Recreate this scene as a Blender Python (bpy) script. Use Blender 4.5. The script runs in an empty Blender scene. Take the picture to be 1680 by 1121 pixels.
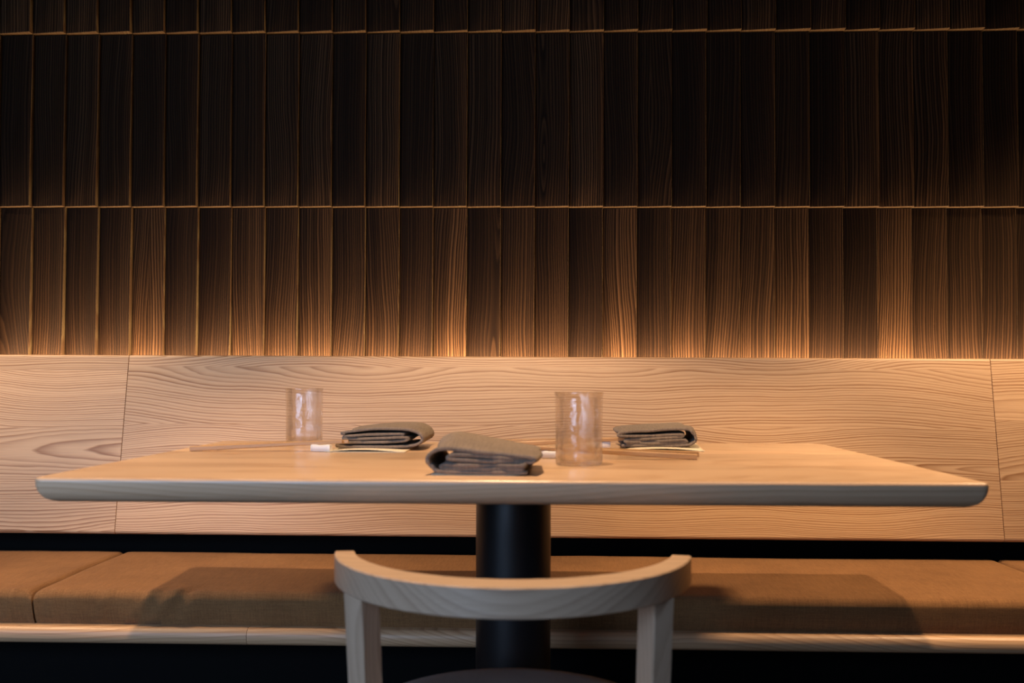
import bpy, bmesh, math, random
from mathutils import Vector, Matrix, noise as mn
random.seed(7)
PI = math.pi
sc = bpy.context.scene
C = sc.collection

# ------------------------------------------------------------------ camera
CAM_Z, YAW, ROLL, HORIZON = 0.872, 0.0264, -0.0049, 621.2
cam_d = bpy.data.cameras.new('camera')
cam = bpy.data.objects.new('camera', cam_d); C.objects.link(cam)
cam_d.lens = 35; cam_d.sensor_width = 36; cam_d.sensor_fit = 'HORIZONTAL'
cam_d.shift_y = (HORIZON - 560.5) / 1680
cam_d.clip_start = 0.02
CR = (Matrix.Rotation(YAW, 4, 'Z') @ Matrix.Rotation(ROLL, 4, 'Y'))
cam.matrix_world = Matrix.Translation((0, 0, CAM_Z)) @ CR @ Matrix.Rotation(PI/2, 4, 'X')
cam_d.dof.use_dof = True; cam_d.dof.focus_distance = 2.3; cam_d.dof.aperture_fstop = 5.0
sc.camera = cam
FPX = 1680 * 35 / 36
# ------------------------------------------------------------------ world, exposure
w = bpy.data.worlds.new('world'); sc.world = w; w.use_nodes = True
bg = w.node_tree.nodes['Background']
bg.inputs[0].default_value = (0.55, 0.70, 1.0, 1); bg.inputs[1].default_value = 0.3
sc.view_settings.view_transform = 'Standard'
sc.view_settings.look = 'None'
sc.view_settings.gamma = 1
sc.view_settings.use_curve_mapping = False
sc.view_settings.exposure = 0.0
# daylight coming in through the window in the wall behind the camera
SUNLESS_SKY = 94.0
la = bpy.data.lights.new('window_daylight', 'AREA'); la.shape = 'RECTANGLE'
la.size = 2.4; la.size_y = 1.5; la.energy = SUNLESS_SKY; la.color = (0.47, 0.66, 1.0)
lo = bpy.data.objects.new('window_daylight', la); C.objects.link(lo)
lo.location = (-1.7, -1.12, 1.35); lo.rotation_euler = (PI/2, 0, 0)
SPOT_W, SPOT_SIDE_W, LED_W = 120.0, 128.0, 158.0
WARM = (1.0, 0.665, 0.385)

# ------------------------------------------------------------------ helpers
def ray(px, py):
    d = CR @ Vector(((px - 840) / FPX, 1, (HORIZON - py) / FPX)); return d
def hit(px, py, p, n):
    """point where the photo ray through a pixel meets the plane (p, n)"""
    o = Vector((0, 0, CAM_Z)); d = ray(px, py); n = Vector(n)
    return o + d * ((Vector(p) - o).dot(n) / d.dot(n))

def obj(name, me, mat, parent=None, smooth=False):
    o = bpy.data.objects.new(name, me); C.objects.link(o)
    if mat: me.materials.append(mat)
    if parent: o.parent = parent
    if smooth:
        for p in me.polygons: p.use_smooth = True
    return o
def mesh(verts, faces):
    me = bpy.data.meshes.new('m'); me.from_pydata(verts, [], faces); me.update(); return me
def bm_mesh(bm):
    me = bpy.data.meshes.new('m'); bm.to_mesh(me); bm.free(); return me
def auto_smooth(o, ang=40):
    for p in o.data.polygons: p.use_smooth = True
    bm = bmesh.new(); bm.from_mesh(o.data)
    for e in bm.edges:
        if len(e.link_faces) == 2 and e.calc_face_angle(0) > math.radians(ang): e.smooth = False
    bm.to_mesh(o.data); bm.free()
def box_bm(x0, x1, y0, y1, z0, z1, bevel=0, seg=2):
    bm = bmesh.new(); bmesh.ops.create_cube(bm, size=1)
    for v in bm.verts:
        v.co = Vector(((x0+x1)/2 + v.co.x*(x1-x0), (y0+y1)/2 + v.co.y*(y1-y0), (z0+z1)/2 + v.co.z*(z1-z0)))
    if bevel: bmesh.ops.bevel(bm, geom=bm.edges[:], offset=bevel, segments=seg, affect='EDGES', profile=0.5)
    return bm
def box(name, x0, x1, y0, y1, z0, z1, mat, parent=None, bevel=0, seg=2):
    o = obj(name, bm_mesh(box_bm(x0, x1, y0, y1, z0, z1, bevel, seg)), mat, parent)
    if bevel: auto_smooth(o, 50)
    return o
def lathe(name, prof, mat, parent=None, n=48, closed=False, fn=None):
    vs, fs = [], []
    m = len(prof)
    for i in range(n):
        a = 2*PI*i/n
        for j, (r, z) in enumerate(prof):
            rr = r * (1 + (fn(a, z, j) if fn else 0))
            vs.append((rr*math.cos(a), rr*math.sin(a), z))
    for i in range(n):
        k = (i+1) % n
        for j in range(m - (0 if closed else 1)):
            l = (j+1) % m
            fs.append((i*m+j, k*m+j, k*m+l, i*m+l))
    me = mesh(vs, fs)
    bm = bmesh.new(); bm.from_mesh(me)
    bmesh.ops.remove_doubles(bm, verts=bm.verts, dist=1e-6)
    bmesh.ops.dissolve_degenerate(bm, dist=1e-7, edges=bm.edges)
    bmesh.ops.recalc_face_normals(bm, faces=bm.faces)
    bm.to_mesh(me); bm.free()
    o = obj(name, me, mat, parent); auto_smooth(o, 45); return o
def sweep(rings, cap=True):
    """rings: list of equal-length closed rings"""
    n = len(rings[0]); vs = [v for r in rings for v in r]; fs = []
    for i in range(len(rings)-1):
        for j in range(n):
            k = (j+1) % n
            fs.append((i*n+j, i*n+k, (i+1)*n+k, (i+1)*n+j))
    if cap:
        fs.append(tuple(reversed(range(n)))); fs.append(tuple((len(rings)-1)*n+j for j in range(n)))
    me = mesh(vs, fs)
    bm = bmesh.new(); bm.from_mesh(me); bmesh.ops.recalc_face_normals(bm, faces=bm.faces); bm.to_mesh(me); bm.free()
    return me
def tag(o, label, cat, group=None):
    o['label'] = label; o['category'] = cat
    if group: o['group'] = group
    return o
def struct(o): o['kind'] = 'structure'; return o
def empty(name, loc=(0, 0, 0)):
    o = bpy.data.objects.new(name, None); C.objects.link(o); o.location = loc
    o.empty_display_size = 0.05; return o

# ------------------------------------------------------------------ materials
class NT:
    def __init__(s, name):
        s.m = bpy.data.materials.new(name); s.m.use_nodes = True
        s.t = s.m.node_tree; s.t.nodes.clear()
        s.out = s.t.nodes.new('ShaderNodeOutputMaterial')
    def n(s, typ, **kw):
        nd = s.t.nodes.new(typ)
        for k, v in kw.items(): setattr(nd, k, v)
        return nd
    def l(s, a, b): s.t.links.new(a, b)
    def put(s, sock, v):
        if isinstance(v, (int, float, tuple, list)): sock.default_value = v
        else: s.l(v, sock)
    def math(s, op, a, b=0.0, c=0.0):
        nd = s.n('ShaderNodeMath', operation=op)
        s.put(nd.inputs[0], a); s.put(nd.inputs[1], b); s.put(nd.inputs[2], c); return nd.outputs[0]
    def xyz(s, x, y, z):
        nd = s.n('ShaderNodeCombineXYZ')
        for i, v in enumerate((x, y, z)): s.put(nd.inputs[i], v)
        return nd.outputs[0]
    def noise(s, vec, scale=1, detail=2, rough=0.5):
        nd = s.n('ShaderNodeTexNoise'); s.put(nd.inputs['Vector'], vec)
        nd.inputs['Scale'].default_value = scale; nd.inputs['Detail'].default_value = detail
        nd.inputs['Roughness'].default_value = rough; return nd.outputs['Fac']
    def mix(s, f, a, b, blend='MIX'):
        nd = s.n('ShaderNodeMix', data_type='RGBA', blend_type=blend)
        s.put(nd.inputs[0], f); s.put(nd.inputs[6], a); s.put(nd.inputs[7], b); return nd.outputs[2]
    def remap(s, v, a, b, c, d):
        nd = s.n('ShaderNodeMapRange'); s.put(nd.inputs[0], v)
        for i, q in enumerate((a, b, c, d)): s.put(nd.inputs[i+1], q)
        return nd.outputs[0]
    def bsdf(s, col, rough=0.5, spec=0.5, bump=None, bs=0.2, bd=0.001, **kw):
        b = s.n('ShaderNodeBsdfPrincipled'); s.put(b.inputs['Base Color'], col); s.put(b.inputs['Roughness'], rough)
        b.inputs['Specular IOR Level'].default_value = spec
        for k, v in kw.items(): b.inputs[k].default_value = v
        if bump is not None:
            bn = s.n('ShaderNodeBump'); bn.inputs['Strength'].default_value = bs; bn.inputs['Distance'].default_value = bd
            s.l(bump, bn.inputs['Height']); s.l(bn.outputs[0], b.inputs['Normal'])
        s.l(b.outputs[0], s.out.inputs[0]); return b

def wood(name, light, dark, grain='X', across='Y', band=0.1, ring=170.0, contrast=0.7, rough=0.42,
         depth=0.05, tilt=0.12, wander=0.05, tone=0.12, vary=0.0, spec=0.4, pores=0.3, sharp=2.2, figure=1.0, spread=1.0, coat=0.0):
    """sawn timber: the board is a slice through wavy growth rings"""
    t = NT(name)
    tc = t.n('ShaderNodeTexCoord'); sp = t.n('ShaderNodeSeparateXYZ'); t.l(tc.outputs['Object'], sp.inputs[0])
    ax = {'X': 0, 'Y': 1, 'Z': 2}
    a = sp.outputs[ax[grain]]; b = sp.outputs[ax[across]]
    c = sp.outputs[3 - ax[grain] - ax[across]]
    rnd = t.n('ShaderNodeObjectInfo').outputs['Random']
    off = t.math('MULTIPLY', rnd, 91.7)
    bi = t.math('FLOOR', t.math('ADD', t.math('DIVIDE', b, band), off))
    wn = t.n('ShaderNodeTexWhiteNoise', noise_dimensions='2D')
    t.l(t.xyz(bi, off, 0.0), wn.inputs['Vector'])
    ws = t.n('ShaderNodeSeparateColor'); t.l(wn.outputs['Color'], ws.inputs[0])
    r1, r2, r3 = ws.outputs[0], ws.outputs[1], ws.outputs[2]
    key = t.math('ADD', t.math('MULTIPLY', bi, 13.7), off)
    bl = t.math('MULTIPLY', t.math('FRACT', t.math('ADD', t.math('DIVIDE', b, band), off)), band)
    bc = t.math('SUBTRACT', bl, t.math('MULTIPLY', t.math('SUBTRACT', t.math('MULTIPLY', r1, spread), (spread-1)/2), band))
    n1 = t.math('SUBTRACT', t.noise(t.xyz(t.math('MULTIPLY', a, 1.6), t.math('MULTIPLY', b, 2.0), key), 1, 1), 0.5)
    n2 = t.math('SUBTRACT', t.noise(t.xyz(key, t.math('MULTIPLY', a, 1.3), t.math('MULTIPLY', b, 1.0)), 1.0, 1), 0.5)
    n3 = t.math('SUBTRACT', t.noise(t.xyz(t.math('MULTIPLY', a, 7), t.math('MULTIPLY', b, 30), key), 1, 2), 0.5)
    bb = t.math('ADD', bc, t.math('MULTIPLY', n1, wander * 2))
    d = t.math('ADD', t.math('MULTIPLY', t.math('SUBTRACT', r2, 0.3), depth * 2), t.math('MULTIPLY', a, t.math('MULTIPLY', t.math('SUBTRACT', r3, 0.5), tilt * 2)))
    d = t.math('ADD', t.math('ADD', d, t.math('MULTIPLY', n2, 0.16 * figure)), c)
    r = t.math('SQRT', t.math('ADD', t.math('MULTIPLY', bb, bb), t.math('MULTIPLY', d, d)))
    r = t.math('ADD', r, t.math('MULTIPLY', n3, 0.006))
    # growth rate varies
    rr = t.math('ADD', t.math('MULTIPLY', r, ring), t.math('MULTIPLY', t.noise(t.xyz(t.math('MULTIPLY', r, 30), key, 0.0), 1, 1), 3))
    fr = t.math('FRACT', rr)
    up = t.math('POWER', fr, sharp)
    dn = t.math('SUBTRACT', 1.0, t.remap(fr, 0.86, 1.0, 0.0, 1.0))
    prof = t.math('MULTIPLY', up, dn)
    prof = t.math('MULTIPLY', prof, 1.5)
    ringid = t.math('FLOOR', rr)
    wn2 = t.n('ShaderNodeTexWhiteNoise', noise_dimensions='2D'); t.l(t.xyz(ringid, key, 0.0), wn2.inputs['Vector'])
    prof = t.math('MULTIPLY', prof, t.remap(wn2.outputs['Value'], 0, 1, 0.35, 1.0))
    fine = t.noise(t.xyz(t.math('MULTIPLY', a, 14), t.math('MULTIPLY', b, 420), t.math('ADD', t.math('MULTIPLY', c, 420), key)), 1, 2)
    fine = t.remap(fine, 0.35, 0.75, 0.0, 1.0)
    fac = t.math('ADD', t.math('MULTIPLY', prof, contrast), t.math('MULTIPLY', fine, pores * 0.35))
    if vary:   # some boards are plain, some strongly figured
        fac = t.math('MULTIPLY', fac, t.math('ADD', 1.0 - vary, t.math('MULTIPLY', t.math('POWER', rnd, 1.6), vary * 1.6)))
    col = t.mix(t.math('MINIMUM', fac, 1.0), light + (1,), dark + (1,))
    big = t.noise(t.xyz(t.math('MULTIPLY', a, 1.5), t.math('MULTIPLY', b, 9), key), 1, 2)
    ton = t.math('ADD', t.math('SUBTRACT', 1.0, tone), t.math('MULTIPLY', t.math('ADD', r3, big), tone))
    hs = t.n('ShaderNodeHueSaturation'); t.l(col, hs.inputs['Color']); t.l(ton, hs.inputs['Value'])
    t.bsdf(hs.outputs[0], rough, spec, bump=t.math('ADD', prof, fine), bs=0.25, bd=0.0006, **{'Coat Weight': coat, 'Coat Roughness': 0.28})
    return t.m

def plain(name, col, rough=0.5, spec=0.5, nscale=60, namp=0.15, bs=0.1, bd=0.001, **kw):
    t = NT(name); tc = t.n('ShaderNodeTexCoord')
    nz = t.noise(tc.outputs['Object'], nscale, 3)
    c = t.mix(nz, tuple(v*(1-namp) for v in col) + (1,), tuple(v*(1+namp) for v in col) + (1,))
    t.bsdf(c, rough, spec, bump=nz, bs=bs, bd=bd, **kw); return t.m

def fabric(name, c1, c2, pitch=0.0016, rough=0.95, fuzz=0.25, bs=0.5):
    t = NT(name); tc = t.n('ShaderNodeTexCoord'); sp = t.n('ShaderNodeSeparateXYZ'); t.l(tc.outputs['Object'], sp.inputs[0])
    k = 2*PI/pitch
    wx = t.math('SINE', t.math('MULTIPLY', sp.outputs[0], k))
    wy = t.math('SINE', t.math('MULTIPLY', t.math('ADD', sp.outputs[1], sp.outputs[2]), k))
    weave = t.math('MULTIPLY', wx, wy)
    nz = t.noise(tc.outputs['Object'], 420, 3, 0.7)
    stx = t.noise(t.xyz(t.math('MULTIPLY', sp.outputs[0], 500), t.math('MULTIPLY', sp.outputs[1], 25), t.math('MULTIPLY', sp.outputs[2], 25)), 1, 2)
    sty = t.noise(t.xyz(t.math('MULTIPLY', sp.outputs[0], 25), t.math('MULTIPLY', sp.outputs[1], 500), t.math('MULTIPLY', sp.outputs[2], 500)), 1, 2)
    big = t.noise(tc.outputs['Object'], 6, 2)
    f = t.math('ADD', t.math('MULTIPLY', t.math('ADD', stx, sty), 0.5), t.math('MULTIPLY', t.math('SUBTRACT', nz, 0.5), 0.8))
    f = t.math('ADD', f, t.math('MULTIPLY', t.math('SUBTRACT', big, 0.5), 0.5))
    col = t.mix(t.remap(f, 0.25, 0.75, 0, 1), c1 + (1,), c2 + (1,))
    b = t.bsdf(col, rough, 0.15, bump=t.math('ADD', weave, t.math('MULTIPLY', nz, 2)), bs=bs, bd=0.0006)
    b.inputs['Sheen Weight'].default_value = fuzz; b.inputs['Sheen Roughness'].default_value = 0.6
    return t.m

ASH_L, ASH_D = (0.64, 0.42, 0.24), (0.30, 0.145, 0.062)
m_back = wood('ash_backrest', ASH_L, ASH_D, 'X', 'Y', band=0.14, ring=185, contrast=1.0, depth=0.05, tilt=0.06, wander=0.05, tone=0.18, spread=2.0, pores=0.45, figure=0.8, rough=0.45)
m_seatboard = wood('ash_seat_board', (0.50, 0.32, 0.18), (0.26, 0.13, 0.06), 'X', 'Y', band=0.09, ring=130, contrast=0.7, tone=0.14)
m_table = wood('ash_table', (0.66, 0.455, 0.29), (0.42, 0.235, 0.12), 'X', 'Y', band=0.075, ring=150, contrast=0.55, depth=0.10, tilt=0.03, wander=0.03, tone=0.30, rough=0.36, figure=0.5, coat=0.6)
m_chair = wood('ash_chair', (0.62, 0.45, 0.31), (0.34, 0.21, 0.13), 'X', 'Z', band=0.5, ring=130, contrast=0.6, depth=0.06, tilt=0.1, rough=0.42, coat=0.5)
m_chairleg = wood('ash_chair_leg', (0.62, 0.45, 0.31), (0.34, 0.21, 0.13), 'Z', 'X', band=0.5, ring=130, contrast=0.6, depth=0.06, tilt=0.1, rough=0.42, coat=0.5)
m_plank = wood('smoked_oak_plank', (0.0045, 0.0021, 0.0010), (0.054, 0.0275, 0.0122), 'Z', 'X', band=2.0, ring=150, contrast=0.75, depth=0.04, tilt=0.05, wander=0.03,
               tone=0.3, vary=0.72, rough=0.65, spec=0.04, pores=0.25, sharp=1.6, figure=0.8, spread=1.6)
m_plankedge_lit = wood('smoked_oak_lit_edge', (0.019, 0.0098, 0.0046), (0.05, 0.039, 0.018), 'Z', 'X', band=2.0, ring=150, contrast=0.4, rough=0.65, spec=0.04)  # plank oak made lighter: LED glow on sides and undersides put into the colour
m_bamboo = wood('bamboo_chopstick', (0.43, 0.25, 0.11), (0.30, 0.16, 0.065), 'X', 'Y', band=0.05, ring=300, contrast=0.3, depth=0.02, tilt=0.02, rough=0.4)
m_black = plain('black_steel', (0.008, 0.008, 0.009), 0.38, 0.5, 200, 0.2, 0.05)
m_blackpanel = plain('black_painted_panel', (0.003, 0.003, 0.003), 0.8, 0.06, 80, 0.2, 0.1)
m_cush = fabric('brown_linen_cushion', (0.155, 0.074, 0.027), (0.27, 0.136, 0.053), pitch=0.0022, fuzz=0.05)
m_nap = fabric('charcoal_linen_napkin', (0.155, 0.12, 0.092), (0.305, 0.238, 0.182), pitch=0.0012, fuzz=0.12)
m_seat = fabric('dark_seat_fabric', (0.07, 0.058, 0.05), (0.13, 0.11, 0.092), pitch=0.0018)
m_paper = plain('cream_paper', (0.72, 0.62, 0.46), 0.8, 0.2, 300, 0.05, 0.15, 0.0003)
m_ceramic = plain('white_ceramic', (0.72, 0.69, 0.66), 0.3, 0.5, 90, 0.05, 0.08, 0.0005)
m_plaster = plain('dark_plaster', (0.06, 0.05, 0.042), 0.9, 0.2, 12, 0.15, 0.3, 0.003)
m_ceil = plain('dark_ceiling_paint', (0.06, 0.055, 0.05), 0.9, 0.2, 12, 0.15, 0.2, 0.002)
m_floor = plain('dark_concrete_floor', (0.02, 0.018, 0.017), 0.6, 0.3, 7, 0.3, 0.15, 0.002)
m_alu = plain('aluminium_channel', (0.5, 0.5, 0.5), 0.4, 0.5, 200, 0.05, 0.05, **{'Metallic': 1.0})
def emit(name, col, s):
    t = NT(name); e = t.n('ShaderNodeEmission'); e.inputs[0].default_value = col + (1,); e.inputs[1].default_value = s
    t.l(e.outputs[0], t.out.inputs[0]); return t.m
m_led = emit('warm_led_diffuser', WARM, 4.0)
m_lens = emit('lamp_lens', WARM, 6.0)
def glassmat(name, clear, tint=(0.99, 0.975, 0.96)):
    t = NT(name)
    tc = t.n('ShaderNodeTexCoord')
    mp = t.n('ShaderNodeMapping'); t.l(tc.outputs['Object'], mp.inputs[0]); mp.inputs['Scale'].default_value = (1, 1, 0.35)
    nz = t.noise(mp.outputs[0], 130, 2)
    bn = t.n('ShaderNodeBump'); bn.inputs['Strength'].default_value = 0.6; bn.inputs['Distance'].default_value = 0.002
    t.l(nz, bn.inputs['Height'])
    g = t.n('ShaderNodeBsdfGlass'); g.inputs['Color'].default_value = tint + (1,); g.inputs['IOR'].default_value = 1.45; g.inputs['Roughness'].default_value = 0.0
    t.l(bn.outputs[0], g.inputs['Normal'])
    tr = t.n('ShaderNodeBsdfTransparent'); tr.inputs[0].default_value = tint + (1,)
    gl = t.n('ShaderNodeBsdfGlossy'); gl.inputs['Roughness'].default_value = 0.06; t.l(bn.outputs[0], gl.inputs['Normal'])
    lw = t.n('ShaderNodeLayerWeight'); lw.inputs[0].default_value = 0.5
    fz = t.math('ADD', 0.06, t.math('MULTIPLY', t.math('POWER', lw.outputs['Facing'], 4.0), 0.30))
    thin = t.n('ShaderNodeMixShader'); t.l(fz, thin.inputs[0]); t.l(tr.outputs[0], thin.inputs[1]); t.l(gl.outputs[0], thin.inputs[2])
    sp = t.n('ShaderNodeSeparateXYZ'); t.l(tc.outputs['Object'], sp.inputs[0])
    mx = t.n('ShaderNodeMixShader'); t.l(t.remap(sp.outputs[2], 0.012, 0.06, clear * 0.7, clear), mx.inputs[0])
    t.l(g.outputs[0], mx.inputs[1]); t.l(thin.outputs[0], mx.inputs[2]); t.l(mx.outputs[0], t.out.inputs[0])
    return t.m
m_glass = glassmat('hand_blown_glass', 0.8)
def panemat():
    t = NT('window_glass'); tr = t.n('ShaderNodeBsdfTransparent'); gl = t.n('ShaderNodeBsdfGlossy'); gl.inputs['Roughness'].default_value = 0.02
    mx = t.n('ShaderNodeMixShader'); fz = t.n('ShaderNodeFresnel'); t.l(fz.outputs[0], mx.inputs[0])
    t.l(tr.outputs[0], mx.inputs[1]); t.l(gl.outputs[0], mx.inputs[2]); t.l(mx.outputs[0], t.out.inputs[0]); return t.m
m_pane = panemat()

# ------------------------------------------------------------------ room shell
RX0, RX1, RY0, WALL_Y, RH = -3.4, 3.4, -0.95, 2.545, 2.8
struct(box('floor', RX0, RX1, RY0, WALL_Y, -0.1, 0, m_floor))
struct(box('ceiling', RX0, RX1, RY0, WALL_Y, RH, RH+0.1, m_ceil))
struct(box('wall_left', RX0-0.1, RX0, RY0, WALL_Y, 0, RH, m_plaster))
struct(box('wall_right', RX1, RX1+0.1, RY0, WALL_Y, 0, RH, m_plaster))
wall_back = struct(box('wall_back', RX0-0.1, RX1+0.1, WALL_Y, WALL_Y+0.1, 0, RH, m_blackpanel))
WX0, WX1, WZ0, WZ1 = -2.9, -0.5, 0.6, 2.1
bmw = bmesh.new()
for (x0, x1, z0, z1) in ((RX0-0.1, WX0, 0, RH), (WX1, RX1+0.1, 0, RH), (WX0, WX1, 0, WZ0), (WX0, WX1, WZ1, RH)):
    b2 = box_bm(x0, x1, RY0-0.1, RY0, z0, z1); tmp = bm_mesh(b2); bmw.from_mesh(tmp); bpy.data.meshes.remove(tmp)
struct(obj('wall_front', bm_mesh(bmw), m_plaster))
win = struct(empty('window_1', ((WX0+WX1)/2, RY0-0.05, WZ0)))
hw, hh = (WX1-WX0)/2, WZ1-WZ0
for nm, a in (('window_frame', (-hw, -hw+0.05, 0, hh)), ('window_frame', (hw-0.05, hw, 0, hh)), ('window_frame', (-hw+0.05, hw-0.05, 0, 0.05)),
              ('window_frame', (-hw+0.05, hw-0.05, hh-0.05, hh)), ('mullion', (-0.02, 0.02, 0.05, hh-0.05))):
    box(nm, a[0], a[1], -0.03, 0.03, a[2], a[3], m_black, win)
for s in (-1, 1):
    x0, x1 = sorted((s*0.02, s*(hw-0.05)))
    box('pane', x0, x1, -0.003, 0.003, 0.05, hh-0.05, m_pane, win)

# --- the wall's dark shingled planks: every plank leans out at its foot and at its right edge
SEAM_Y = WALL_Y - 0.045
xa = hit(45, 560, (0, SEAM_Y, 0), (0, 1, 0)).x; xb = hit(1615, 560, (0, SEAM_Y, 0), (0, 1, 0)).x
PITCH = (xb - xa) / 28
z_hi = hit(840, 48, (0, SEAM_Y, 0), (0, 1, 0)).z; z_lo = hit(840, 338, (0, SEAM_Y, 0), (0, 1, 0)).z
ROWH = z_hi - z_lo
def plank_mesh():
    wv, hv = PITCH - 0.0008, ROWH - 0.001
    TL, TR, BL, BR = 0.014, 0.024, 0.026, 0.041
    vs = [(-wv, 0, 0), (0, 0, 0), (0, 0, hv), (-wv, 0, hv), (-wv, -BL, 0), (0, -BR, 0), (0, -TR, hv), (-wv, -TL, hv)]
    fs = [(0, 1, 2, 3), (4, 7, 6, 5), (0, 4, 5, 1), (1, 5, 6, 2), (2, 6, 7, 3), (3, 7, 4, 0)]
    me = mesh(vs, fs); bm = bmesh.new(); bm.from_mesh(me)
    bmesh.ops.recalc_face_normals(bm, faces=bm.faces)
    es = [e for e in bm.edges if all(v.co.y < -0.001 for v in e.verts)]
    bmesh.ops.bevel(bm, geom=es, offset=0.0012, segments=1, affect='EDGES')
    bm.to_mesh(me); bm.free(); return me
pm = plank_mesh(); pm.materials.append(m_plank); pm.materials.append(m_plankedge_lit)
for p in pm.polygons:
    if p.normal.y > -0.9: p.material_index = 1          # sawn edges, colour lifted to read as catching the strip light
for row in range(-1, 3):
    for k in (range(-25, 55) if row < 2 else range(-6, 36)):
        o = bpy.data.objects.new('plank', pm); C.objects.link(o); o.parent = wall_back
        jig = random.uniform(-0.0012, 0.0012)
        o.location = (xa + k*PITCH, WALL_Y + jig, z_lo + row*ROWH)
        o.rotation_euler = (random.uniform(-0.002, 0.002), 0, random.uniform(-0.01, 0.01))

# ------------------------------------------------------------------ banquette bench
ZT, ZB, YT, YB = 0.9255, 0.5042, 2.385, 2.3054
BX0, BX1 = -2.35, 2.45
bench = empty('banquette_bench', (0, 2.2, 0))
tag(bench, 'long ash wood banquette bench with reclined panelled backrest and black plinth against the plank wall', 'bench')
def kid(o): o.location = o.location - Vector(bench.location) if o.parent is None else o.location; o.parent = bench; return o
slope = Vector((0, YT-YB, ZT-ZB)); LEN = slope.length
tiltang = math.atan2(ZT-ZB, YT-YB)
GAP = 0.0016
joints = [BX0, -0.9901, 1.0684, BX1]
for i in range(3):
    x0, x1 = joints[i], joints[i+1]
    bm = box_bm(x0+GAP/2 - (x0+x1)/2, x1-GAP/2 - (x0+x1)/2, 0, LEN, -0.028, 0)
    le = [e for e in bm.edges if abs(e.verts[0].co.y-e.verts[1].co.y) < 1e-6 and abs(e.verts[0].co.z-e.verts[1].co.z) < 1e-6]
    bmesh.ops.bevel(bm, geom=le, offset=0.007, segments=4, affect='EDGES', profile=0.5)
    o = obj('back_panel', bm_mesh(bm), m_back); auto_smooth(o, 40)
    o.rotation_euler = (tiltang, 0, 0)
    o.location = ((x0+x1)/2, YB, ZB); kid(o)
BZ1, BZ0, BYF = 0.390, 0.357, 1.888
xs = hit(404, 1045, (0, BYF, 0), (0, 1, 0)).x
for x0, x1 in ((BX0, xs), (xs, BX1)):
    bm = box_bm(x0+0.0004-(x0+x1)/2, x1-0.0004-(x0+x1)/2, 0, 2.42-BYF, BZ0, BZ1)
    le = [e for e in bm.edges if all(v.co.y < 1e-4 for v in e.verts) and abs(e.verts[0].co.z-e.verts[1].co.z) < 1e-6]
    bmesh.ops.bevel(bm, geom=le, offset=0.0145, segments=5, affect='EDGES', profile=0.5)
    o = obj('seat_board', bm_mesh(bm), m_seatboard); auto_smooth(o, 40); o.location = ((x0+x1)/2, BYF, 0); kid(o)
o = box('plinth', BX0, BX1, -0.20, 0.24, 0, BZ0, m_blackpanel, bench)
o = box('rear_panel', BX0, BX1, 0.20, 0.225, BZ0, 0.86, m_blackpanel, bench)

# LED strip in its channel behind the backrest
led = empty('led_strip', (0, 2.476, 0.860)); led.rotation_euler = (math.radians(-8), 0, 0)
tag(led, 'warm glowing strip light in a slim channel hidden behind the bench backrest', 'strip light')
box('channel', BX0, BX1, -0.012, 0.012, -0.006, 0.0, m_alu, led)
o = box('diffuser', BX0, BX1, -0.008, 0.008, 0.0, 0.005, m_led, led)
al = bpy.data.lights.new('strip_glow', 'AREA'); al.shape = 'RECTANGLE'; al.size = BX1-BX0; al.size_y = 0.014; al.energy = LED_W; al.color = WARM
ao = bpy.data.objects.new('strip_glow', al); C.objects.link(ao); ao.parent = led; ao.location = (0.05, 0, 0.007); ao.rotation_euler = (PI, 0, 0)

# ------------------------------------------------------------------ bench cushions
CZ0, CZ1, CYF, CYB = BZ1, 0.458, 1.902, 2.345
xl = (hit(187, 911, (0, 0, CZ1), (0, 0, 1)).x + hit(33, 978, (0, 0, CZ1), (0, 0, 1)).x) / 2
xr = hit(1650, 925, (0, 0, CZ1), (0, 0, 1)).x
def cushion(x0, x1, label, wr):
    x0 += 0.002; x1 -= 0.002; xm = (x0+x1)/2; L = x1-x0
    n = max(40, int(L/0.008)); rings = []
    prof = []
    r = 0.016; D = CYB-CYF; H = CZ1-CZ0
    def arc(cy, cz, a0, a1, k):
        for i in range(k+1):
            a = math.radians(a0+(a1-a0)*i/k); prof.append((cy+r*math.cos(a), cz+r*math.sin(a)))
    prof.append((0.015, 0))
    for i in range(1, 5): prof.append((0.012*(1-i/5) - 0.001*math.sin(PI*i/5), 0.003+(H-r-0.003)*i/5))
    arc(r, H-r, 180, 90, 6)
    for i in range(1, 12): prof.append((r+(D-2*r)*i/12, H))
    arc(D-r, H-r, 90, 0, 5)
    prof.append((D-0.004, 0))
    for i in range(1, 6): prof.append((D-0.004-(D-0.008)*i/6, 0))
    for i in range(n+1):
        x = -L/2+L*i/n
        e = min(i, n-i)*L/n
        sq = 1-0.10*max(0, 1-e/0.012)**2
        ring = []
        for (y, z) in prof:
            wx = x+xm
            p = Vector((wx, y, z))
            dz = dy = 0
            if z > 0.004:
                k = z/H
                dz = 0.0022*mn.noise(Vector((wx*2.2, y*4, 3)))*k + 0.0008*mn.noise(Vector((wx*11, y*13, 8)))*k
                # soft pull creases over the front edge
                for (cx, sl, amp, sg) in wr:
                    u = wx-cx+sl*(z-H*0.5)-0.55*max(0, y-0.01)
                    fall = math.exp(-(max(0, y-0.01)/0.05)**2)
                    g = amp*math.exp(-(u/sg)**2)*fall
                    if y < 0.03: dy -= g*(0.5+0.5*k)
                    dz += g*0.9*k if y > 0.008 else 0
                dz += 0.002*max(0, 1-abs(y-D/2)/(D/2))
            ring.append((x, y+dy+ (0 if e > 0.012 else 0), z*sq+dz))
        rings.append(ring)
    o = obj('bench_cushion', sweep(rings), m_cush); auto_smooth(o, 60)
    o.location = (xm, CYF, CZ0-0.0005); tag(o, label, 'cushion', 'cushions on the banquette seat'); return o
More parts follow.
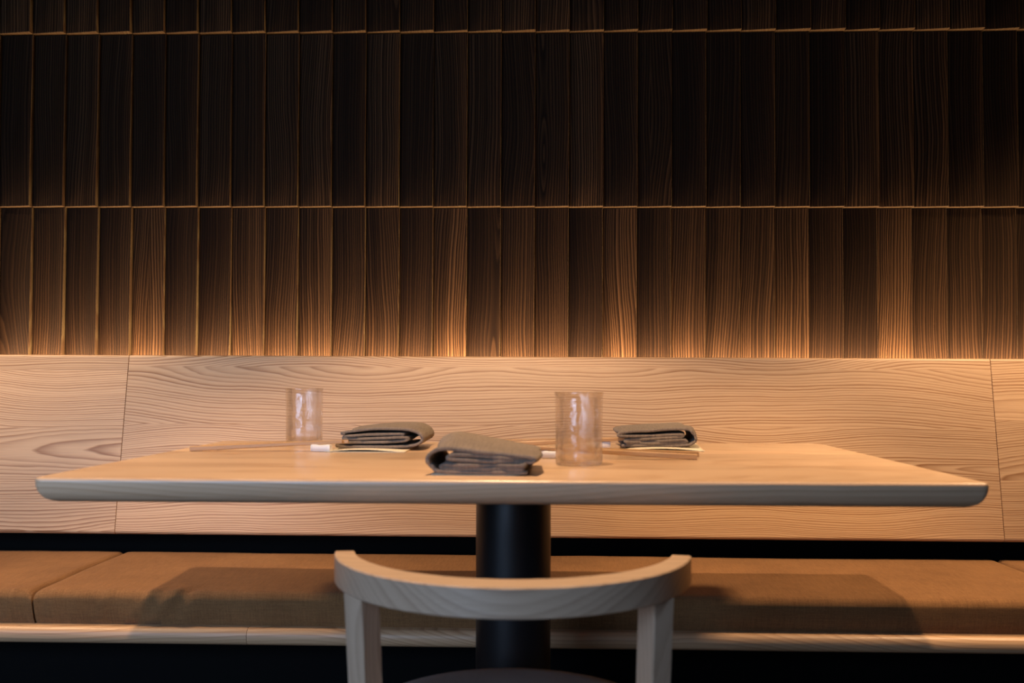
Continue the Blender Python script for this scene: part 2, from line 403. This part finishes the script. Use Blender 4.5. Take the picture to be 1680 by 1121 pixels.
wc = lambda px: hit(px, 1000, (0, CYF, 0), (0, 1, 0)).x
WR = [(wc(82), -0.25, 0.0025, 0.010), (wc(165), -0.5, 0.0035, 0.009), (wc(225), -0.9, 0.004, 0.010), (wc(262), -0.9, 0.006, 0.010), (wc(290), -0.6, -0.004, 0.009), (wc(315), -0.4, 0.002, 0.012)]
cushion(BX0, xl, 'brown linen bench cushion beside the creased end of the long cushion', [(wc(12), -0.4, 0.003, 0.008)])
cushion(xl, xr, 'long brown linen bench cushion behind the table with pull creases near one end', WR)
cushion(xr, BX1, 'brown linen bench cushion adjoining the smooth end of the long cushion', [])

# ------------------------------------------------------------------ table
TT, TW, TD = 0.745, 1.1963, 0.75
TM = Matrix.Translation((-0.0378, 1.6128, 0)) @ Matrix.Rotation(-0.0051, 4, 'Z') @ Matrix.Rotation(-0.0022, 4, 'Y')
table = empty('pedestal_table'); table.matrix_world = TM
tag(table, 'rectangular ash wood dining table on a black round steel pedestal set for a meal', 'table')
def table_top():
    th = 0.0335; prof = []
    # (inset from the edge, z): small round over on top, large quarter round below
    for i in range(4): a = PI/2*i/3; prof.append((0.004-0.004*math.sin(a), -0.004+0.004*math.cos(a)))
    for i in range(8): a = PI/2*i/7; prof.append((0.031-0.031*math.cos(a), -th+0.028-0.028*math.sin(a)))
    rings = []
    for ins, z in prof:
        ring = []; rc = 0.012
        for (sx, sy, a0) in ((1, 1, 0), (-1, 1, 90), (-1, -1, 180), (1, -1, 270)):
            for i in range(6):
                a = math.radians(a0+90*i/5); rr = max(rc-ins, 0.0008)
                cx, cy = sx*(TW/2-max(rc, ins+0.0008)), sy*(TD/2-max(rc, ins+0.0008))
                ring.append((cx+rr*math.cos(a), cy+rr*math.sin(a), TT+z))
        rings.append(ring)
    return sweep(rings)
o = obj('table_top', table_top(), m_table, table); auto_smooth(o, 35)
lathe('pedestal_column', [(0.0, 0.02), (0.0605, 0.02), (0.0605, TT-0.0335), (0.0, TT-0.0335)], m_black, table, 64)
lathe('pedestal_base', [(0.0, 0.0), (0.29, 0.0), (0.29, 0.008), (0.28, 0.014), (0.06, 0.024), (0.0, 0.024)], m_black, table, 64)
box('mounting_plate', -0.2, 0.2, -0.2, 0.2, TT-0.0395, TT-0.0335, m_black, table)
Tn = TM.to_3x3() @ Vector((0, 0, 1)); Tp = TM @ Vector((0, 0, TT)); TI = TM.inverted()
def tl(px, py, h=0.0):
    """table-local xy of the photo point lying h above the table top"""
    q = TI @ hit(px, py, Tp + Tn*h, Tn); return q.x, q.y
def put(o, x, y, rz=0, h=0.0):
    o.matrix_world = TM @ Matrix.Translation((x, y, TT+h)) @ Matrix.Rotation(rz, 4, 'Z')

# ------------------------------------------------------------------ chair
def chair():
    p = hit(842, 965, (0, 0, 0.6605), (0, 0, 1))          # rear of the rail's upper edge
    R = 0.219; DY = 0.021
    root = empty('round_back_chair', (p.x-0.006, p.y+R+DY, 0)); root.rotation_euler = (0, 0, math.radians(-1.2))
    tag(root, 'low round-backed ash chair with dark padded seat pulled up to the table', 'chair')
    top, hgt = 0.6605, 0.0325
    rings = []; N = 56; A = 80
    for i in range(N+1):
        th = math.radians(-A+2*A*i/N); k = math.cos(th*1.1)
        wdt = 0.0235+0.0215*max(0, k)**1.2
        ro, ri = R, R-wdt; b = 0.0014
        d = Vector((math.sin(th), -math.cos(th), 0))
        sec = [(ro-b, top), (ro, top-b), (ro, top-hgt+b), (ro-b, top-hgt), (ri+b, top-hgt), (ri, top-hgt+b), (ri, top-b), (ri+b, top)]
        rings.append([(d.x*r, d.y*(r+DY), z) for r, z in sec])
    o = obj('back_rail', sweep(rings), m_chair, root); auto_smooth(o, 30)
    def post(pts, rz, s0, s1, nm):
        rings = []
        for i, q in enumerate(pts):
            s = s0+(s1-s0)*i/(len(pts)-1); b = s*0.09
            ring = []
            for (u, v) in ((-s, -s+b), (-s+b, -s), (s-b, -s), (s, -s+b), (s, s-b), (s-b, s), (-s+b, s), (-s, s-b)):
                ring.append((q[0]+u*math.cos(rz)-v*math.sin(rz), q[1]+u*math.sin(rz)+v*math.cos(rz), q[2]))
            rings.append(ring)
        ox, oy = pts[0][0], pts[0][1]
        rings = [[(x-ox, y-oy, z) for x, y, z in r] for r in rings]
        oo = obj(nm, sweep(rings), m_chairleg, root); auto_smooth(oo, 25); oo.location = (ox, oy, 0)
    for s in (-1, 1):
        th = math.radians(55)*s; rm = R-0.017
        x, y = rm*math.sin(th), -(rm+DY)*math.cos(th)
        post([(x, y, top-hgt+0.001), (x-0.002*s, y+0.035, 0.43), (x+0.004*s, y+0.005, 0.0)], math.radians(36)*s, 0.0145, 0.0135, 'leg')
        post([(0.150*s, 0.095, 0.425), (0.17*s, 0.125, 0.0)], -0.2*s, 0.015, 0.013, 'leg')
    cy = -0.010
    o = lathe('seat_frame', [(0.14, 0.395), (0.186, 0.395), (0.19, 0.40), (0.19, 0.432), (0.14, 0.432)], m_chair, root, 64, closed=True); o.location = (0, cy, 0)
    o = lathe('seat', [(0, 0.428), (0.17, 0.428), (0.188, 0.433), (0.195, 0.442), (0.193, 0.452), (0.182, 0.460), (0.15, 0.4655), (0.08, 0.468), (0, 0.468)], m_seat, root, 72); o.location = (0, cy, 0)
    return root
chair()

# ------------------------------------------------------------------ tableware
def drinking_glass(label):
    R0, Hh, wl = 0.0345, 0.1075, 0.0021
    prof = [(0, 0.0012), (0.022, 0.0012), (0.028, 0.0004), (R0-0.0025, 0.0006), (R0-0.0006, 0.003)]
    for i in range(1, 22): prof.append((R0+0.0006*(i/21)**2, 0.003+(Hh-0.009)*i/21))
    prof += [(R0+0.0012, Hh-0.004), (R0+0.0018, Hh-0.0014), (R0+0.0012, Hh-0.0002), (R0+0.0002, Hh-0.0006), (R0-0.0006, Hh-0.004)]
    for i in range(21, 0, -1): prof.append((R0-wl+0.0006*(i/21)**2, 0.008+(Hh-0.014)*i/21))
    prof += [(R0-wl-0.004, 0.0072), (0.02, 0.0068), (0, 0.0066)]
    def wav(a, z, j):
        low = max(0.0, 1-z/0.055)
        v = Vector((math.cos(a)*3, math.sin(a)*3, z*30))
        w_ = 0.010*mn.noise(v*1.0)+0.028*low*mn.noise(v*1.6+Vector((5, 2, 1)))
        inner = j > 30
        return (w_*0.35 if not inner else -w_*0.9) if z > 0.004 and z < Hh-0.004 else 0
    o = lathe('drinking_glass', prof, m_glass, None, 72, fn=wav)
    return tag(o, label, 'glass')
g1 = drinking_glass('clear rippled tumbler standing near the back edge of the table beside the chopstick tips')
x, y = tl(499, 728.5); put(g1, x, y, 0.4)
g2 = drinking_glass('clear rippled tumbler standing in front of the chopstick tips between two dark napkins')
x, y = tl(950, 764); put(g2, x, y+0.012, 2.1)

def catmull(pts, k=8):
    out = []
    P = [pts[0]]+list(pts)+[pts[-1]]
    for i in range(1, len(P)-2):
        p0, p1, p2, p3 = P[i-1], P[i], P[i+1], P[i+2]
        for j in range(k):
            t = j/k
            out.append(tuple(0.5*((2*p1[q])+(-p0[q]+p2[q])*t+(2*p0[q]-5*p1[q]+4*p2[q]-p3[q])*t*t+(-p0[q]+3*p1[q]-3*p2[q]+p3[q])*t**3) for q in (0, 1)))
    out.append(tuple(pts[-1])); return out
def napkin(path, depth, label, thick=0.0046, lift=None, shear=0.0, seed=0):
    c = catmull(path, 7); M = 18; vs, fs = [], []
    zmin = min(p[1] for p in c)
    for j in range(M+1):
        v = depth*j/M
        for (u, z) in c:
            nz = mn.noise(Vector((u*18+seed, v*14, z*40)))
            k = (z-zmin)/0.03
            hz = z + (lift(u, v/depth) if lift else 0)*k + 0.0014*nz*k
            rnd_ = 0.004*(mn.noise(Vector((u*30, z*260+seed, j*0.2)))) if j == 0 else 0
            vs.append((u+shear*v+0.011*math.sin(PI*min(1.0, v/depth*1.5))*min(1, k*0.9)+0.002*mn.noise(Vector((v*16, z*50, seed+4))), v+rnd_, hz))
    n = len(c)
    for j in range(M):
        for i in range(n-1): fs.append((j*n+i, j*n+i+1, (j+1)*n+i+1, (j+1)*n+i))
    o = obj('folded_napkin', mesh(vs, fs), m_nap, None, True)
    sm = o.modifiers.new('thickness', 'SOLIDIFY'); sm.thickness = thick; sm.offset = 0
    tag(o, label, 'napkin', 'folded napkins on the table'); return o
# bench-side napkin beside the chopstick rest: big fold on its right, inner roll, loose left folds
P1 = [(0.040, 0.0235), (0.030, 0.0250), (-0.02, 0.0240), (-0.058, 0.0215), (-0.066, 0.0190), (-0.062, 0.0165), (-0.04, 0.0165), (0.0, 0.0180), (0.040, 0.0190), (0.048, 0.0165), (0.040, 0.0130), (0.0, 0.0110), (-0.055, 0.0100),
      (-0.072, 0.0080), (-0.076, 0.0055), (-0.068, 0.0030), (0.0, 0.0025), (0.045, 0.0035), (0.066, 0.0080), (0.073, 0.0160), (0.067, 0.0260), (0.048, 0.0335), (0.010, 0.0345), (-0.03, 0.0320), (-0.062, 0.0285), (-0.069, 0.0265), (-0.064, 0.0250)]
# mirrored kind with the fold on its other side
P2 = [(-0.062, 0.0025), (0.0, 0.0025), (0.050, 0.0035), (0.066, 0.0085), (0.071, 0.0160), (0.064, 0.0265), (0.052, 0.0325), (0.0, 0.0305), (-0.05, 0.0270), (-0.068, 0.0235), (-0.066, 0.0200), (-0.045, 0.0195), (0.0, 0.0205), (0.040, 0.0225), (0.047, 0.0215), (0.042, 0.0185),
      (0.0, 0.0155), (-0.045, 0.0135), (-0.056, 0.0115), (-0.050, 0.0090), (0.0, 0.0105), (0.045, 0.0135), (0.053, 0.0120), (0.050, 0.0085), (0.0, 0.0068), (-0.055, 0.0062)]
# chair-side napkin
P3 = [(0.056, 0.0068), (0.0, 0.0066), (-0.045, 0.0068), (-0.052, 0.0085), (-0.048, 0.0110), (0.0, 0.0112), (0.050, 0.0115), (0.056, 0.0135), (0.048, 0.0158), (0.0, 0.0170), (-0.038, 0.0185), (-0.044, 0.0215), (-0.034, 0.0245), (0.0, 0.0235), (0.04, 0.0195), (0.064, 0.0160),
      (0.069, 0.0180), (0.066, 0.0215), (0.03, 0.0255), (-0.02, 0.0305), (-0.052, 0.0320), (-0.067, 0.0260), (-0.071, 0.0175), (-0.064, 0.0085), (-0.052, 0.0030), (0.0, 0.0024), (0.060, 0.0024)]
nap_spots = {}
PAPER = 0.0016
x, y = tl(624, 739.5); n1 = napkin(P1, 0.165, 'taupe napkin folded in thick layers on paper beside a white chopstick rest', lift=lambda u, v: 0.006*v*(0.4+u*4), shear=0.02, seed=1.3)
put(n1, x, y, math.radians(1), PAPER+0.0022); nap_spots['a'] = (x, y)
x, y = tl(1077, 737.5); n2 = napkin(P2, 0.15, 'taupe napkin on a cream paper slip behind the tumbler between two napkins', lift=lambda u, v: 0.004*v, seed=5.1)
put(n2, x, y, math.radians(-2), PAPER+0.0022); nap_spots['b'] = (x, y)
x, y = tl(789, 781); n3 = napkin(P3, 0.16, 'dark folded napkin lying close to the front edge of the table above the chair', lift=lambda u, v: 0.012*math.sin(min(1, v*1.4)*PI/2)*(0.75-u*6), seed=9.4)
put(n3, x, y, math.radians(-2), PAPER+0.0004); nap_spots['c'] = (x, y)

def paper(x0, x1, y0, y1, curl, label, pos, rz):
    """a slip folded once: two leaves, the upper one lifting a little"""
    vs, fs = [], []; NX, NY = 12, 12
    for lay in (0, 1):
        for j in range(NY+1):
            for i in range(NX+1):
                u, v = i/NX, j/NY
                z = 0.0004 + lay*(0.0007 + curl*math.sin(PI*min(1, u*1.08))*(1-v) + curl*0.8*(u**4)*v)
                vs.append((x0+(x1-x0)*u+lay*0.004*v, y0+(y1-y0)*v+lay*0.003, z))
    n = NX+1
    for lay in (0, 1):
        o0 = lay*n*(NY+1)
        for j in range(NY):
            for i in range(NX): fs.append((o0+j*n+i, o0+j*n+i+1, o0+(j+1)*n+i+1, o0+(j+1)*n+i))
    o1 = n*(NY+1)
    for j in range(NY): fs.append((j*n, (j+1)*n, o1+(j+1)*n, o1+j*n))      # folded spine
    o = obj('paper_slip', mesh(vs, fs), m_paper, None, True)
    s = o.modifiers.new('thickness', 'SOLIDIFY'); s.thickness = 0.0004; s.offset = 1
    put(o, pos[0], pos[1], rz); return tag(o, label, 'paper', 'paper slips under the napkins')
paper(-0.088, 0.050, -0.050, 0.150, 0.0034, 'folded cream paper slip sticking out under the napkin beside the white chopstick rest', nap_spots['a'], 0)
paper(-0.056, 0.080, -0.052, 0.13, 0.0036, 'folded cream paper slip sticking out under the napkin behind the tumbler', nap_spots['b'], math.radians(-2))
paper(-0.066, 0.05, 0.002, 0.155, 0.0006, 'folded paper slip pressed under the dark napkin at the front edge of the table', nap_spots['c'], math.radians(-2))

def chop_rest(label, x, y, rz, L=0.036):
    rings = []; Hh, Wd = 0.0135, 0.0125; N = 14
    for i in range(N+1):
        u = -1+2*i/N
        s = (1-abs(u)**8*0.12); dip = 0.0016*math.exp(-(u/0.45)**2)
        ring = []
        for k in range(12):
            a = 2*PI*k/12; ca, sa = math.cos(a), math.sin(a)
            yy = Wd/2*s*math.copysign(abs(ca)**0.5, ca); zz = Hh/2+Hh/2*s*math.copysign(abs(sa)**0.5, sa)
            if sa > 0: zz -= dip*sa
            ring.append((u*L/2, yy, zz))
        rings.append(ring)
    o = obj('chopstick_rest', sweep(rings), m_ceramic); auto_smooth(o, 60)
    put(o, x, y, rz); return tag(o, label, 'chopstick rest', 'ceramic chopstick rests')
def chopstick(label, group, a, b, ra, L):
    """a: thick end (x,y) lying on the table, b: a point on the rest (x,y,z)"""
    s0, s1 = 0.0044, 0.0029; A = Vector((a[0], a[1], s0)); B = Vector(b); d = (B-A).normalized()
    rings = []
    for i in range(9):
        t = i/8; s = s0+(s1-s0)*t**1.2; rings.append([(t*L, s*cx, s*cz) for (q, cx, cz) in
                      ((0, -1, -0.7), (0, -0.7, -1), (0, 0.7, -1), (0, 1, -0.7), (0, 1, 0.7), (0, 0.7, 1), (0, -0.7, 1), (0, -1, 0.7))])
    o = obj('chopstick', sweep(rings), m_bamboo); auto_smooth(o, 30)
    yax = Vector((0, 0, 1)).cross(d).normalized(); zax = d.cross(yax)
    Mx = Matrix((d, yax, zax)).transposed().to_4x4(); Mx.translation = A
    o.matrix_world = TM @ Matrix.Translation((0, 0, TT)) @ Mx
    return tag(o, label, 'chopstick', group)
RZT = 0.0125
def setting(rest_px, rest_rz, ends, cross, L, rl, cl, grp):
    rx, ry = tl(*rest_px); chop_rest(rl, rx, ry+0.006, rest_rz)
    for e, cr, wh in zip(ends, cross, (', the one nearer the chair', ', the one nearer the backrest')):
        ex, ey = tl(*e); chopstick(cl + wh, grp, (ex, ey+0.004), (rx+cr[0], ry+0.006+cr[1], RZT+0.003), 0, L)
setting((526, 742), math.radians(-14), [(311, 741), (330, 739)], [(-0.006, 0.003), (0.004, 0.013)], 0.262,
        'white ceramic chopstick rest beside the tumbler at the back edge of the table',
        'bamboo chopstick in front of the back edge tumbler', 'chopsticks in front of the back edge tumbler')
setting((906, 753), math.radians(-6), [(1144, 755), (1146, 750)], [(0.004, -0.002), (0.002, 0.010)], 0.262,
        'ceramic chopstick rest half behind the tumbler and beside the front edge napkin',
        'bamboo chopstick in front of the paper slip by the tumbler', 'chopsticks passing behind the tumbler in front of the paper slip')
setting((985, 736), math.radians(6), [(800, 735), (796, 730)], [(0.004, -0.004), (0.002, 0.008)], 0.255,
        'white ceramic chopstick rest between the tumbler and the napkin behind it',
        'bamboo chopstick behind the tumbler pointing at the napkin', 'chopsticks behind the tumbler pointing at the napkin')

# ------------------------------------------------------------------ ceiling spotlights (above the frame)
def spotlight(x, y, z, watt, aim, size, blend, label, shadow=0.025):
    root = empty('ceiling_spotlight', (x, y, RH)); tag(root, label, 'spotlight', 'spotlights over the banquette')
    lathe('ceiling_rose', [(0, -0.02), (0.05, -0.02), (0.05, 0), (0, 0)], m_black, root, 32)
    lathe('rod', [(0, z+0.13-RH), (0.006, z+0.13-RH), (0.006, -0.02), (0, -0.02)], m_black, root, 16)
    d = (Vector(aim)-Vector((x, y, z))).normalized()
    q = d.to_track_quat('-Z', 'Y')
    h = lathe('lamp_head', [(0.03, 0.0), (0.036, 0.0), (0.036, 0.13), (0.0, 0.13), (0, 0.125), (0.03, 0.125)], m_black, root, 32, closed=True)
    h.location = (0, 0, z-RH); h.rotation_mode = 'QUATERNION'; h.rotation_quaternion = q
    ln = lathe('lens', [(0, 0.012), (0.03, 0.012), (0.03, 0.014), (0, 0.014)], m_lens, h, 32)
    L = bpy.data.lights.new('spot_beam', 'SPOT'); L.energy = watt; L.color = WARM; L.spot_size = math.radians(size); L.spot_blend = blend; L.shadow_soft_size = shadow
    lo = bpy.data.objects.new('spot_beam', L); C.objects.link(lo); lo.parent = h; lo.location = (0, 0, -0.03)
spotlight(-0.10, 1.29, 2.12, SPOT_W, (-0.08, 1.54, 0.5), 83, 0.35, 'black ceiling spotlight hung above the front of the dining table')
for sx, pw, lab in ((-1.72, 0.92, 'black ceiling spotlight hung over the bench beside the creased end of the long cushion'),
                (1.45, 1.22, 'black ceiling spotlight hung over the bench beside the smooth end of the long cushion')):
    spotlight(sx, 1.88, 2.12, SPOT_SIDE_W * pw, (sx*0.94, 1.92, 0.5), 84, 0.35, lab, 0.13)
